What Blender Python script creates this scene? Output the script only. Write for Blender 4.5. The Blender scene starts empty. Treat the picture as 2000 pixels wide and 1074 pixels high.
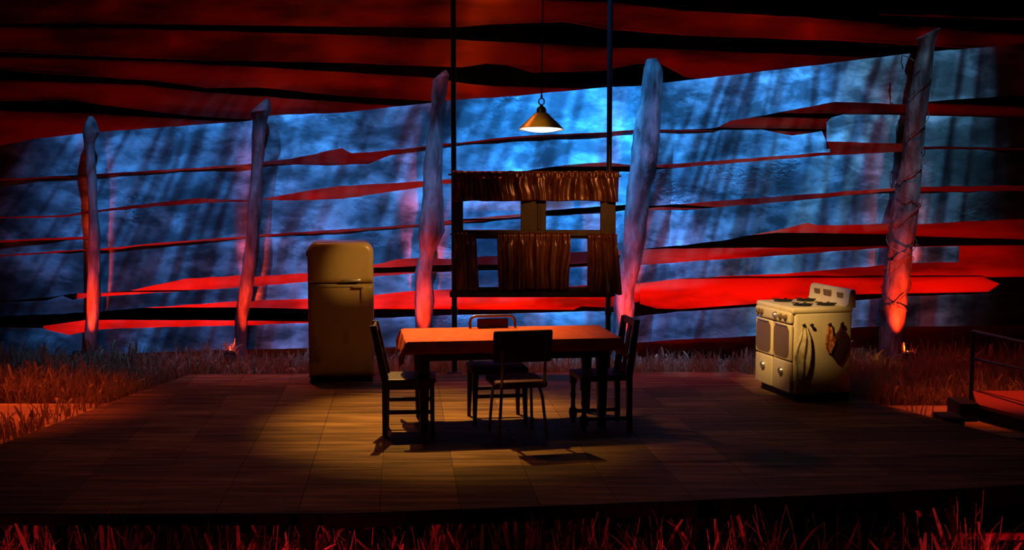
import bpy, bmesh, math, random
from mathutils import Vector, Matrix, noise

random.seed(7)
S = bpy.context.scene
C = S.collection
R = math.radians

# ------------------------------------------------------------------ camera
F_PX, CAM_H, HORIZON = 2250.0, 2.02, 355.0
PITCH = math.atan((537.0 - HORIZON) / F_PX)
cd = bpy.data.cameras.new('camera')
cam = bpy.data.objects.new('camera', cd)
C.objects.link(cam)
cam.location = (0, 0, CAM_H)
cam.rotation_euler = (math.pi / 2 - PITCH, 0, 0)
cd.sensor_width = 36.0
cd.lens = F_PX / 2000.0 * 36.0
cd.clip_end = 200
S.camera = cam


def P(px, py, y=None, z=None):
    """the point where the ray of a photo pixel meets the plane y=... or z=..."""
    u, v = (px - 1000.0) / F_PX, (537.0 - py) / F_PX
    d = Vector((u, math.cos(PITCH) + v * math.sin(PITCH), -math.sin(PITCH) + v * math.cos(PITCH)))
    t = y / d.y if y is not None else (z - CAM_H) / d.z
    return Vector((0, 0, CAM_H)) + d * t


# ------------------------------------------------------------------ world, exposure
w = bpy.data.worlds.new('world')
S.world = w
w.use_nodes = True
w.node_tree.nodes['Background'].inputs[0].default_value = (0.25, 0.1, 0.12, 1)
w.node_tree.nodes['Background'].inputs[1].default_value = 0.0012
S.view_settings.view_transform = 'Standard'
S.view_settings.look = 'None'
S.view_settings.gamma = 1
S.view_settings.use_curve_mapping = False
S.view_settings.exposure = 0.0


# ------------------------------------------------------------------ stage lights
def spot(name, loc, aim, power, col, angle, blend=0.5, radius=0.05, gobo=None):
    l = bpy.data.lights.new(name, 'SPOT')
    l.energy = power
    l.color = col
    l.spot_size = R(angle)
    l.spot_blend = blend
    l.shadow_soft_size = radius
    o = bpy.data.objects.new(name, l)
    C.objects.link(o)
    o.location = loc
    o.rotation_euler = (Vector(aim) - Vector(loc)).to_track_quat('-Z', 'Y').to_euler()
    if gobo:
        # a cut metal gobo plate in the spotlight's gate: streaks and torn clouds
        rot, along, across, lo, hi, low, seed = gobo
        l.use_nodes = True
        t = l.node_tree
        N, L = t.nodes, t.links
        em = N['Emission']
        tc = N.new('ShaderNodeTexCoord')
        sp = N.new('ShaderNodeSeparateXYZ')
        L.new(tc.outputs['Normal'], sp.inputs[0])
        dx = N.new('ShaderNodeMath'); dx.operation = 'DIVIDE'
        dy = N.new('ShaderNodeMath'); dy.operation = 'DIVIDE'
        L.new(sp.outputs[0], dx.inputs[0]); L.new(sp.outputs[2], dx.inputs[1])
        L.new(sp.outputs[1], dy.inputs[0]); L.new(sp.outputs[2], dy.inputs[1])
        cb = N.new('ShaderNodeCombineXYZ')
        L.new(dx.outputs[0], cb.inputs[0]); L.new(dy.outputs[0], cb.inputs[1])
        cb.inputs[2].default_value = seed
        m0 = N.new('ShaderNodeMapping'); m0.inputs['Rotation'].default_value = (0, 0, R(rot))
        L.new(cb.outputs[0], m0.inputs[0])
        m1 = N.new('ShaderNodeMapping'); m1.inputs['Scale'].default_value = (across, along, 1)
        L.new(m0.outputs[0], m1.inputs[0])
        n1 = N.new('ShaderNodeTexNoise')
        n1.inputs['Scale'].default_value = 1.0
        n1.inputs['Detail'].default_value = 3.0
        n1.inputs['Distortion'].default_value = 0.25
        L.new(m1.outputs[0], n1.inputs['Vector'])
        r1 = N.new('ShaderNodeMapRange')
        r1.inputs['From Min'].default_value = lo
        r1.inputs['From Max'].default_value = hi
        r1.inputs['To Min'].default_value = low
        r1.inputs['To Max'].default_value = 1.0
        L.new(n1.outputs['Fac'], r1.inputs[0])
        n2 = N.new('ShaderNodeTexNoise')
        n2.inputs['Scale'].default_value = 6.0
        n2.inputs['Detail'].default_value = 5.0
        L.new(cb.outputs[0], n2.inputs['Vector'])
        r2 = N.new('ShaderNodeMapRange')
        r2.inputs['From Min'].default_value = 0.34
        r2.inputs['From Max'].default_value = 0.68
        r2.inputs['To Min'].default_value = 0.35
        r2.inputs['To Max'].default_value = 1.5
        L.new(n2.outputs['Fac'], r2.inputs[0])
        mu = N.new('ShaderNodeMath'); mu.operation = 'MULTIPLY'
        L.new(r1.outputs[0], mu.inputs[0]); L.new(r2.outputs[0], mu.inputs[1])
        L.new(mu.outputs[0], em.inputs['Strength'])
    return o


def strip(name, loc, aim, sx, sy, power, col):
    l = bpy.data.lights.new(name, 'AREA')
    l.shape = 'RECTANGLE'
    l.size, l.size_y = sx, sy
    l.energy = power
    l.color = col
    o = bpy.data.objects.new(name, l)
    C.objects.link(o)
    o.location = loc
    o.rotation_euler = (Vector(aim) - Vector(loc)).to_track_quat('-Z', 'Y').to_euler()
    return o


# blue wash on the plank wall, hung steeply above it
spot('wall_spot_centre', (0.35, 11.3, 6.9), (0.60, 13.6, 2.2), 9600, (0.025, 0.31, 1.0), 36, 1.0, 0.03, (26, 4.0, 48, 0.44, 0.54, 0.50, 1.3))
spot('wall_spot_left', (-3.5, 11.2, 6.6), (-3.5, 13.6, 1.6), 1650, (0.045, 0.32, 1.0), 54, 1.0, 0.03, (36, 3.5, 46, 0.44, 0.53, 0.25, 4.1))
spot('wall_spot_mid_left', (-1.9, 11.2, 6.7), (-1.55, 13.6, 1.9), 2000, (0.045, 0.33, 1.0), 36, 1.0, 0.03, (34, 3.5, 46, 0.44, 0.53, 0.3, 12.4))
spot('wall_spot_right', (3.4, 11.2, 6.8), (2.5, 13.6, 1.8), 2500, (0.04, 0.34, 1.0), 46, 1.0, 0.03, (32, 3.5, 46, 0.44, 0.53, 0.25, 7.7))
spot('wall_spot_far_right', (5.2, 11.2, 6.8), (4.25, 13.6, 2.7), 1300, (0.12, 0.42, 0.75), 38, 1.0, 0.03, (30, 3.2, 40, 0.44, 0.53, 0.18, 9.2))
# red ground row behind the plank wall, shining up the backdrop
strip('ground_row_light', (0.0, 14.66, 0.12), (0, 15.2, 0.95), 13.0, 0.10, 115, (1.0, 0.030, 0.010))
# red wash raking down the upper backdrop from a bar behind the wall
spot('backdrop_spot_left', (-3.4, 14.1, 7.6), (-3.2, 15.2, 3.3), 210, (1.0, 0.12, 0.03), 66, 1.0, 0.1, (88, 1.5, 6, 0.42, 0.60, 0.05, 2.2))
spot('backdrop_spot_centre', (-0.4, 14.1, 7.6), (-1.0, 15.2, 3.8), 560, (1.0, 0.32, 0.03), 58, 1.0, 0.1, (84, 1.5, 6, 0.42, 0.60, 0.05, 5.2))
spot('backdrop_spot_right', (3.2, 14.1, 7.8), (3.0, 15.2, 4.4), 200, (1.0, 0.12, 0.02), 56, 1.0, 0.1, (84, 1.5, 6, 0.42, 0.60, 0.05, 8.2))
# amber backlight over the table
spot('table_backlight', (-1.45, 12.0, 4.9), (-0.60, 9.75, 0.2), 2100, (1.0, 0.52, 0.11), 36, 0.95, 0.02)
# tight amber specials on fridge and stove; the rest are added brightening spots
spot('fridge_special', (2.6, 6.8, 4.6), (-1.47, 11.5, 1.24), 1300, (1.0, 0.56, 0.15), 6.4, 1.0, 0.03)
spot('post_tip_red_fill', (-0.4, 8.6, 7.2), (-0.85, 13.4, 3.22), 420, (1.0, 0.12, 0.05), 4.5, 1.0, 0.02)  # unseen red spot added from the front to redden one post tip
spot('lamp_fill', (-3.6, 4.6, 5.0), (0.22, 9.9, 2.5), 260, (1.0, 0.66, 0.22), 4.5, 0.8, 0.03)  # unseen spot added to brighten the left of the brass shade
spot('stove_special', (-0.6, 6.2, 5.0), (2.64, 11.0, 0.66), 3200, (1.0, 0.59, 0.18), 11.5, 1.0, 0.02)
spot('curtain_fill', (1.9, 7.0, 3.6), (0.62, 12.0, 1.72), 1050, (1.0, 0.30, 0.06), 18, 1.0, 0.03)  # unseen orange spot added to bring out highlights on the curtains
# red washes on the side paths, unseen red spots added for the grass
spot('red_side_left', (-5.0, 10.2, 5.0), (-4.8, 10.3, 0.0), 1200, (1.0, 0.11, 0.02), 40, 1.0, 0.03)
spot('red_side_right', (4.6, 10.2, 5.0), (4.35, 10.4, 0.0), 1000, (1.0, 0.11, 0.02), 25, 1.0, 0.03)
for _x in (-2.6, -0.3, 1.8, 4.4):
    spot('red_grass_fill', (_x, 12.5, 5.6), (_x, 12.65, 0.0), 420, (1.0, 0.05, 0.03), 36, 1.0, 0.04)  # overhead spots added to brighten the grass behind the platform
for _x in (-3.2, -1.1, 1.0, 3.0):
    spot('front_footlight_beam', (_x, 6.15, -0.62), (_x, 7.3, -0.30), 45, (1.0, 0.03, 0.07), 110, 1.0, 0.03)  # no fixtures here: red fill added from below for the front grass
spot('red_top_wash', (-2.6, 12.6, 6.5), (-0.8, 10.2, 0), 260, (1.0, 0.27, 0.07), 74, 1.0, 0.1)


# ------------------------------------------------------------------ materials
def mat(name, col, rough=0.6, metal=0.0, spec=0.4, noise_=None, bump=None, emit=None, coat=0.0, space='Object'):
    """noise_=(col2, scale xyz, lo, hi, detail)   bump=(scale xyz, strength)"""
    m = bpy.data.materials.new(name)
    m.use_nodes = True
    t = m.node_tree
    N, L = t.nodes, t.links
    b = N['Principled BSDF']
    b.inputs['Base Color'].default_value = (*col, 1)
    b.inputs['Roughness'].default_value = rough
    b.inputs['Metallic'].default_value = metal
    b.inputs['Specular IOR Level'].default_value = spec
    b.inputs['Coat Weight'].default_value = coat
    tc = N.new('ShaderNodeTexCoord')
    if space == 'World':
        src = N.new('ShaderNodeNewGeometry').outputs['Position']
    else:
        src = tc.outputs['Object']

    def nz(scale, detail, w_=0.0):
        mp = N.new('ShaderNodeMapping')
        mp.inputs['Scale'].default_value = scale
        mp.inputs['Location'].default_value = (w_, w_ * 1.7, w_ * .6)
        L.new(src, mp.inputs[0])
        n = N.new('ShaderNodeTexNoise')
        n.inputs['Scale'].default_value = 1.0
        n.inputs['Detail'].default_value = detail
        L.new(mp.outputs[0], n.inputs['Vector'])
        return n.outputs['Fac']
    if noise_:
        c2, sc, lo, hi, det = noise_
        mr = N.new('ShaderNodeMapRange')
        mr.inputs['From Min'].default_value = lo
        mr.inputs['From Max'].default_value = hi
        L.new(nz(sc, det), mr.inputs[0])
        mx = N.new('ShaderNodeMix'); mx.data_type = 'RGBA'
        mx.inputs['A'].default_value = (*col, 1)
        mx.inputs['B'].default_value = (*c2, 1)
        L.new(mr.outputs[0], mx.inputs['Factor'])
        L.new(mx.outputs['Result'], b.inputs['Base Color'])
    if bump:
        sc, st = bump
        bp = N.new('ShaderNodeBump')
        bp.inputs['Strength'].default_value = st
        bp.inputs['Distance'].default_value = 0.02
        L.new(nz(sc, 5.0, 3.1), bp.inputs['Height'])
        L.new(bp.outputs[0], b.inputs['Normal'])
    if emit:
        b.inputs['Emission Color'].default_value = (*emit[0], 1)
        b.inputs['Emission Strength'].default_value = emit[1]
    return m


M = {}


def board_material():
    """grey canvas-faced boards brushed with torn clouds; crumpled shiny patches here and there"""
    m = bpy.data.materials.new('painted_board')
    m.use_nodes = True
    t = m.node_tree
    N, L = t.nodes, t.links
    b = N['Principled BSDF']
    geo = N.new('ShaderNodeNewGeometry')

    def nz(scale, detail, rough, dist, off):
        mp = N.new('ShaderNodeMapping')
        mp.inputs['Scale'].default_value = scale
        mp.inputs['Location'].default_value = off
        mp.inputs['Rotation'].default_value = (0, R(22), 0)
        L.new(geo.outputs['Position'], mp.inputs[0])
        n = N.new('ShaderNodeTexNoise')
        n.inputs['Scale'].default_value = 1.0
        n.inputs['Detail'].default_value = detail
        n.inputs['Roughness'].default_value = rough
        n.inputs['Distortion'].default_value = dist
        L.new(mp.outputs[0], n.inputs['Vector'])
        return n.outputs['Fac']

    def rng(src, lo, hi, a, c):
        r = N.new('ShaderNodeMapRange')
        for k_, v_ in (('From Min', lo), ('From Max', hi), ('To Min', a), ('To Max', c)):
            r.inputs[k_].default_value = v_
        L.new(src, r.inputs[0])
        return r.outputs[0]
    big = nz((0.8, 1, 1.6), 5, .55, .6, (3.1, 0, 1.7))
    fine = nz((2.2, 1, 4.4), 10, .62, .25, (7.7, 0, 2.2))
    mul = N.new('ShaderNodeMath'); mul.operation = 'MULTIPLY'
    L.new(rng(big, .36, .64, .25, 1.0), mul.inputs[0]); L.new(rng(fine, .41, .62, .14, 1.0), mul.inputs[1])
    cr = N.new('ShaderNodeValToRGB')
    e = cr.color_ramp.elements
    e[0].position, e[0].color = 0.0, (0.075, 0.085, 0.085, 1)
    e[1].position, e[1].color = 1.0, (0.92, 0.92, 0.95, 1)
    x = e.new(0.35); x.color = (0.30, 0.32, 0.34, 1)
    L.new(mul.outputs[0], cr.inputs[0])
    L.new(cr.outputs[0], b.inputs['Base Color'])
    b.inputs['Roughness'].default_value = 0.5
    mask = rng(nz((0.9, 1, 1.3), 2, .5, .3, (1.2, 0, 5.5)), .60, .68, 0.04, 1.0)
    cr1 = nz((9, 9, 14), 4, .6, 1.2, (0, 0, 0))
    bp = N.new('ShaderNodeBump')
    bp.inputs['Distance'].default_value = 0.03
    L.new(mask, bp.inputs['Strength'])
    L.new(cr1, bp.inputs['Height'])
    bp2 = N.new('ShaderNodeBump')
    bp2.inputs['Distance'].default_value = 0.012; bp2.inputs['Strength'].default_value = .5
    L.new(nz((4, 4, 6), 6, .6, .5, (4, 4, 4)), bp2.inputs['Height'])
    L.new(bp.outputs[0], bp2.inputs['Normal'])
    L.new(bp2.outputs[0], b.inputs['Normal'])
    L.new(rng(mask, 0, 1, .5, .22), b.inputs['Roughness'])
    return m


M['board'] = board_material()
M['redboard'] = mat('backdrop_board', (0.14, 0.012, 0.004), 0.75, noise_=((0.64, 0.06, 0.014), (0.55, 1, 2.6), 0.40, 0.58, 5.0), bump=((3, 3, 8), 0.2), space='World')
M['drape'] = mat('black_drape', (0.006, 0.005, 0.005), 0.95, spec=0.05)
M['black'] = mat('black_paint', (0.010, 0.009, 0.009), 0.6, spec=0.3)
M['blackmetal'] = mat('black_metal', (0.015, 0.015, 0.016), 0.4, 0.0, spec=0.4)
M['soil'] = mat('dark_soil', (0.035, 0.022, 0.015), 0.95, noise_=((0.07, 0.045, 0.03), (6, 6, 6), 0.4, 0.7, 6.0), bump=((20, 20, 20), 0.8), space='World')
M['path'] = mat('path_wood', (0.30, 0.17, 0.08), 0.7, noise_=((0.55, 0.36, 0.18), (1.2, 9, 4), 0.35, 0.7, 5.0), bump=((3, 30, 10), 0.4), space='World')
M['post'] = mat('weathered_post', (0.09, 0.048, 0.042), 0.85, noise_=((0.32, 0.19, 0.17), (9, 9, 3.0), 0.35, 0.66, 7.0), bump=((22, 22, 6), 1.0), space='World')
M['darkwood'] = mat('dark_wood', (0.035, 0.02, 0.014), 0.5, noise_=((0.06, 0.034, 0.02), (8, 8, 2), 0.4, 0.6, 4.0))
M['cloth'] = mat('tablecloth_fabric', (0.55, 0.055, 0.010), 0.8, noise_=((0.74, 0.11, 0.02), (9, 14, 9), 0.35, 0.65, 6.0), bump=((60, 60, 60), 0.25))
M['curtain'] = mat('curtain_satin', (0.045, 0.013, 0.006), 0.33, spec=0.9, noise_=((0.075, 0.022, 0.009), (14, 14, 14), 0.4, 0.6, 4.0), bump=((7, 7, 4), 0.15))
M['frame'] = mat('old_frame_paint', (0.014, 0.013, 0.010), 0.6, noise_=((0.032, 0.030, 0.024), (12, 12, 5), 0.4, 0.7, 5.0))
M['enamel'] = mat('stove_enamel', (0.66, 0.56, 0.38), 0.28, spec=0.5, noise_=((0.50, 0.38, 0.21), (4, 4, 3), 0.5, 0.8, 5.0))
M['enamel_dark'] = mat('stove_panel_enamel', (0.15, 0.095, 0.05), 0.35, spec=0.5)
M['fridge'] = mat('fridge_enamel', (0.46, 0.31, 0.13), 0.32, spec=0.5, noise_=((0.13, 0.055, 0.03), (5, 5, 3.2), 0.60, 0.74, 6.0))
M['chrome'] = mat('chrome', (0.75, 0.73, 0.70), 0.30, 0.85)
M['brass'] = mat('brass', (0.62, 0.38, 0.09), 0.40, 0.75, noise_=((0.40, 0.24, 0.06), (14, 14, 14), 0.4, 0.7, 4.0))
M['shade_in'] = mat('shade_white_enamel', (0.85, 0.80, 0.72), 0.5)
M['bulb'] = mat('lit_bulb', (1, 0.95, 0.9), 0.4, emit=((1.0, 0.86, 0.72), 3.0))
M['vinyl'] = mat('maroon_vinyl', (0.075, 0.006, 0.026), 0.62, spec=0.2)
M['tube'] = mat('tarnished_tube', (0.30, 0.20, 0.10), 0.38, 0.9)
M['towel'] = mat('cream_towel', (0.70, 0.60, 0.40), 0.9, noise_=((0.42, 0.32, 0.18), (30, 30, 12), 0.45, 0.62, 5.0), bump=((70, 70, 70), 0.5))
M['mitt'] = mat('printed_mitt', (0.62, 0.24, 0.06), 0.85, noise_=((0.32, 0.06, 0.03), (34, 34, 30), 0.46, 0.56, 3.0))
M['potholder'] = mat('plum_potholder', (0.075, 0.020, 0.030), 0.85, bump=((50, 50, 50), 0.6))
M['lens'] = mat('red_lens', (0.4, 0.02, 0.01), 0.2, emit=((1.0, 0.06, 0.015), 14.0))
M['wire'] = mat('rusty_wire', (0.16, 0.10, 0.07), 0.55, 0.6)
M['railred'] = mat('ramp_paint', (0.30, 0.05, 0.04), 0.6)
M['fascia'] = mat('fascia_black', (0.0018, 0.0016, 0.0016), 0.9, spec=0.05)

# dry grass: a little light passes through the blades
gm = mat('dry_grass', (0.42, 0.27, 0.13), 0.7)
_t = gm.node_tree
_tr = _t.nodes.new('ShaderNodeBsdfTranslucent')
_tr.inputs[0].default_value = (0.5, 0.3, 0.14, 1)
_mx = _t.nodes.new('ShaderNodeMixShader')
_mx.inputs[0].default_value = 0.35
_t.links.new(_t.nodes['Principled BSDF'].outputs[0], _mx.inputs[1])
_t.links.new(_tr.outputs[0], _mx.inputs[2])
_t.links.new(_mx.outputs[0], _t.nodes['Material Output'].inputs[0])
M['grass'] = gm


def glass_mat(name, tint):
    m = bpy.data.materials.new(name)
    m.use_nodes = True
    t = m.node_tree
    t.nodes.remove(t.nodes['Principled BSDF'])
    a = t.nodes.new('ShaderNodeBsdfTransparent'); a.inputs[0].default_value = (*tint, 1)
    g = t.nodes.new('ShaderNodeBsdfGlossy'); g.inputs['Roughness'].default_value = 0.05
    x = t.nodes.new('ShaderNodeMixShader'); x.inputs[0].default_value = 0.02
    t.links.new(a.outputs[0], x.inputs[1]); t.links.new(g.outputs[0], x.inputs[2])
    t.links.new(x.outputs[0], t.nodes['Material Output'].inputs[0])
    return m


M['glass'] = glass_mat('clear_pane', (0.93, 0.94, 0.95))
M['glass_smoked'] = glass_mat('smoked_pane', (0.55, 0.58, 0.62))

# floor tiles: brushed brown with a shade of its own per tile
ft = mat('floor_tile', (0.2, 0.12, 0.05), 0.72, bump=((2.2, 24, 10), 0.35), space='World', spec=0.12)
_t = ft.node_tree
_N, _L = _t.nodes, _t.links
oi = _N.new('ShaderNodeObjectInfo')
geo = _N.new('ShaderNodeNewGeometry')
mp = _N.new('ShaderNodeMapping'); mp.inputs['Scale'].default_value = (1.3, 13, 1); mp.inputs['Rotation'].default_value = (0, 0, R(-4))
_L.new(geo.outputs['Position'], mp.inputs[0])
nn = _N.new('ShaderNodeTexNoise'); nn.inputs['Scale'].default_value = 1; nn.inputs['Detail'].default_value = 7
_L.new(mp.outputs[0], nn.inputs['Vector'])
r1 = _N.new('ShaderNodeMapRange'); r1.inputs['From Min'].default_value = .36; r1.inputs['From Max'].default_value = .66
_L.new(nn.outputs['Fac'], r1.inputs[0])
mxa = _N.new('ShaderNodeMix'); mxa.data_type = 'RGBA'
mxa.inputs['A'].default_value = (0.085, 0.040, 0.014, 1); mxa.inputs['B'].default_value = (0.27, 0.145, 0.052, 1)
_L.new(r1.outputs[0], mxa.inputs['Factor'])
r2 = _N.new('ShaderNodeMapRange'); r2.inputs['To Min'].default_value = .58; r2.inputs['To Max'].default_value = 1.3
_L.new(oi.outputs['Random'], r2.inputs[0])
mv = _N.new('ShaderNodeMix'); mv.data_type = 'RGBA'; mv.blend_type = 'MULTIPLY'; mv.inputs['Factor'].default_value = 1
_L.new(mxa.outputs['Result'], mv.inputs['A']); _L.new(r2.outputs[0], mv.inputs['B'])
_L.new(mv.outputs['Result'], _N['Principled BSDF'].inputs['Base Color'])
M['tile'] = ft


# ------------------------------------------------------------------ mesh helpers
class MB:
    def __init__(self):
        self.bm = bmesh.new()

    def box(self, c, s, bevel=0.0, seg=2, rot=None, taper=1.0):
        """taper scales x,y of the lower end"""
        b = bmesh.new()
        bmesh.ops.create_cube(b, size=1.0)
        for v in b.verts:
            k = taper if v.co.z < 0 else 1.0
            v.co = Vector((v.co.x * s[0] * k, v.co.y * s[1] * k, v.co.z * s[2]))
        if bevel:
            bmesh.ops.bevel(b, geom=b.edges[:], offset=bevel, segments=seg, profile=0.5, affect='EDGES')
        mt = Matrix.Translation(c)
        if rot:
            from mathutils import Euler
            mt = mt @ Euler(rot).to_matrix().to_4x4()
        bmesh.ops.transform(b, matrix=mt, verts=b.verts)
        self._join(b)
        return self

    def _join(self, b):
        vm = [self.bm.verts.new(v.co) for v in b.verts]
        b.verts.index_update()
        for f in b.faces:
            try:
                self.bm.faces.new([vm[v.index] for v in f.verts])
            except ValueError:
                pass
        b.free()

    def tube(self, pts, rad, n=8, cap=True):
        pts = [Vector(p) for p in pts]
        rads = rad if isinstance(rad, (list, tuple)) else [rad] * len(pts)
        rings = []
        ref = None
        for i, p in enumerate(pts):
            if i == 0:
                d = pts[1] - pts[0]
            elif i == len(pts) - 1:
                d = pts[-1] - pts[-2]
            else:
                d = (pts[i + 1] - p).normalized() + (p - pts[i - 1]).normalized()
            d.normalize()
            if ref is None:
                ref = Vector((1, 0, 0)) if abs(d.x) < 0.9 else Vector((0, 1, 0))
            a = (ref - d * ref.dot(d)).normalized()
            ref = a
            b = d.cross(a)
            rings.append([self.bm.verts.new(p + (a * math.cos(2 * math.pi * k / n) + b * math.sin(2 * math.pi * k / n)) * rads[i]) for k in range(n)])
        for r0, r1_ in zip(rings, rings[1:]):
            for k in range(n):
                self.bm.faces.new([r0[k], r0[(k + 1) % n], r1_[(k + 1) % n], r1_[k]])
        if cap:
            self.bm.faces.new(rings[0][::-1])
            self.bm.faces.new(rings[-1])
        return self

    def bar(self, a, b, wx, wy, taper=1.0):
        """square bar from a (top) to b (bottom); taper scales the far end"""
        a, b = Vector(a), Vector(b)
        q = []
        for p, k in ((a, 1.0), (b, taper)):
            q.append([self.bm.verts.new(p + Vector((sx * wx * k / 2, sy * wy * k / 2, 0))) for sx, sy in ((-1, -1), (1, -1), (1, 1), (-1, 1))])
        for k in range(4):
            self.bm.faces.new([q[0][k], q[0][(k + 1) % 4], q[1][(k + 1) % 4], q[1][k]])
        self.bm.faces.new(q[0][::-1]); self.bm.faces.new(q[1])
        return self

    def lathe(self, prof, n=28, at=(0, 0, 0), closed=False):
        at = Vector(at)
        rings = []
        for r_, z_ in prof:
            rings.append([self.bm.verts.new(at + Vector((r_ * math.cos(2 * math.pi * k / n), r_ * math.sin(2 * math.pi * k / n), z_))) for k in range(n)])
        for r0, r1_ in zip(rings, rings[1:]):
            for k in range(n):
                self.bm.faces.new([r0[k], r0[(k + 1) % n], r1_[(k + 1) % n], r1_[k]])
        if closed:
            self.bm.faces.new(rings[0][::-1]); self.bm.faces.new(rings[-1])
        return self

    def prism(self, poly, axis, d0, d1):
        """closed outline extruded along an axis; poly in the two other axes"""
        def mk(p, d):
            if axis == 'y':
                return Vector((p[0], d, p[1]))
            if axis == 'x':
                return Vector((d, p[0], p[1]))
            return Vector((p[0], p[1], d))
        a = [self.bm.verts.new(mk(p, d0)) for p in poly]
        b = [self.bm.verts.new(mk(p, d1)) for p in poly]
        n = len(poly)
        for k in range(n):
            self.bm.faces.new([a[k], a[(k + 1) % n], b[(k + 1) % n], b[k]])
        self.bm.faces.new(a[::-1]); self.bm.faces.new(b)
        return self

    def grid(self, fn, nu, nv):
        g = [[self.bm.verts.new(fn(i / nu, j / nv)) for j in range(nv + 1)] for i in range(nu + 1)]
        for i in range(nu):
            for j in range(nv):
                self.bm.faces.new([g[i][j], g[i + 1][j], g[i + 1][j + 1], g[i][j + 1]])
        return self

    def build(self, name, material, parent=None, smooth=False, solid=0.0):
        bmesh.ops.recalc_face_normals(self.bm, faces=self.bm.faces[:])
        me = bpy.data.meshes.new(name)
        self.bm.to_mesh(me)
        self.bm.free()
        me.materials.append(M[material] if isinstance(material, str) else material)
        if smooth:
            for p in me.polygons:
                p.use_smooth = True
            try:
                me.set_sharp_from_angle(angle=R(38))
            except Exception:
                pass
        o = bpy.data.objects.new(name, me)
        C.objects.link(o)
        if parent is not None:
            o.parent = parent
        if solid:
            md = o.modifiers.new('thickness', 'SOLIDIFY')
            md.thickness = solid
            md.offset = 0
        return o


def tag(o, label=None, cat=None, group=None, kind=None):
    if label: o['label'] = label
    if cat: o['category'] = cat
    if group: o['group'] = group
    if kind: o['kind'] = kind
    return o


def thing(name, label, cat, loc=(0, 0, 0), rz=0.0, group=None, kind=None):
    o = bpy.data.objects.new(name, None)
    o.empty_display_size = 0.1
    C.objects.link(o)
    o.location = loc
    o.rotation_euler = (0, 0, R(rz))
    return tag(o, label, cat, group, kind)


def lerp(poly, x):
    if x <= poly[0][0]:
        return poly[0][1]
    for (x0, y0), (x1, y1) in zip(poly, poly[1:]):
        if x <= x1:
            return y0 + (y1 - y0) * (x - x0) / (x1 - x0) if x1 > x0 else y1
    return poly[-1][1]


def board(parent, top, bot, x0, x1, depth, material, thick=0.03, buckle=0.015, rough=1.2, seed=0.0, step=22, rows=6):
    """one plank: ragged upper and lower edges given in photo pixels, stood in the plane y=depth"""
    loc = parent.location
    TT = [0, .035, .11, .3, .5, .7, .89, .965, 1]
    rows = len(TT) - 1
    xs = {x0, x1}
    n = max(2, int((x1 - x0) / step))
    xs |= {x0 + (x1 - x0) * i / n for i in range(n + 1)}
    xs |= {p[0] for p in top + bot if x0 < p[0] < x1}
    xs = sorted(xs)
    mb = MB()
    front, back = [], []
    for px in xs:
        yt = lerp(top, px) + rough * noise.noise((px * .035, seed, 1.1)) + rough * .6 * noise.noise((px * .11, seed, 4.1))
        yb = lerp(bot, px) + rough * noise.noise((px * .035, seed, 7.3)) + rough * .6 * noise.noise((px * .11, seed, 9.9))
        if yb < yt + 0.6:
            yb = yt + 0.6
        cf, cb = [], []
        for j, t in enumerate(TT):
            p = P(px, yt + (yb - yt) * t, y=depth)
            bk = buckle * (noise.noise((p.x * .9, p.z * 2.2, seed)) + .5 * noise.noise((p.x * 2.6, p.z * 5, seed + 3)))
            # the upper edge curls back, the lower one forward
            bk += 0.006 * (1 - 2 * t) ** 7
            cf.append(mb.bm.verts.new(p + Vector((0, bk, 0)) - loc))
            cb.append(mb.bm.verts.new(p + Vector((0, bk + thick, 0)) - loc))
        front.append(cf); back.append(cb)
    for i in range(len(xs) - 1):
        for j in range(rows):
            mb.bm.faces.new([front[i][j], front[i + 1][j], front[i + 1][j + 1], front[i][j + 1]])
            mb.bm.faces.new([back[i][j + 1], back[i + 1][j + 1], back[i + 1][j], back[i][j]])
        for j in (0, rows):
            mb.bm.faces.new([front[i][j], back[i][j], back[i + 1][j], front[i + 1][j]])
    for i in (0, len(xs) - 1):
        for j in range(rows):
            mb.bm.faces.new([front[i][j], front[i][j + 1], back[i][j + 1], back[i][j]])
    return mb.build('board', material, parent, smooth=True)


# ------------------------------------------------------------------ ground and stage floor
o = MB().box((0, 9, -0.75), (24, 24, 0.1)).build('floor_stage', 'black')
tag(o, 'black lower stage floor below the raised kitchen platform', kind='structure')
o = MB().prism([(-9, 8.7), (9, 8.7), (9, 16.6), (-9, 16.6)], 'z', -0.70, -0.10).build('floor_ground', 'soil')
tag(o, 'dark earth ground around and behind the platform', kind='structure')

DECK_PX = [(-150, 1003), (660, 1003), (1330, 978), (1750, 960), (2150, 940), (2150, 905), (2000, 862), (1640, 768), (1440, 726), (370, 731), (200, 790), (0, 868), (-150, 925)]
DECK = [P(x, y, z=0).xy for x, y in DECK_PX]
deck = MB().prism([(p.x, p.y) for p in DECK], 'z', -0.045, -0.012).build('floor_platform', 'black')
tag(deck, 'raised platform floor laid with large brown tiles', kind='structure')
# black fascia board under the front edge
fx = MB()
front = [DECK[0], DECK[1], DECK[2], DECK[3], DECK[4]]
for k, (a, b) in enumerate(zip(front, front[1:])):
    h0 = 0.055 if k == 0 else 0.055 + 0.02 * k
    fx.prism([(a.x, a.y - .02), (b.x, b.y - .02), (b.x, b.y + .03), (a.x, a.y + .03)], 'z', -0.012 - h0, -0.004)
fx.build('fascia', 'fascia', deck)
for px in (95, 590, 1382, 1830):
    q = P(px, 1030, z=-0.06)
    MB().box((q.x, q.y + .16, -0.37), (0.07, 0.07, 0.64)).build('leg', 'fascia', deck)


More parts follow.
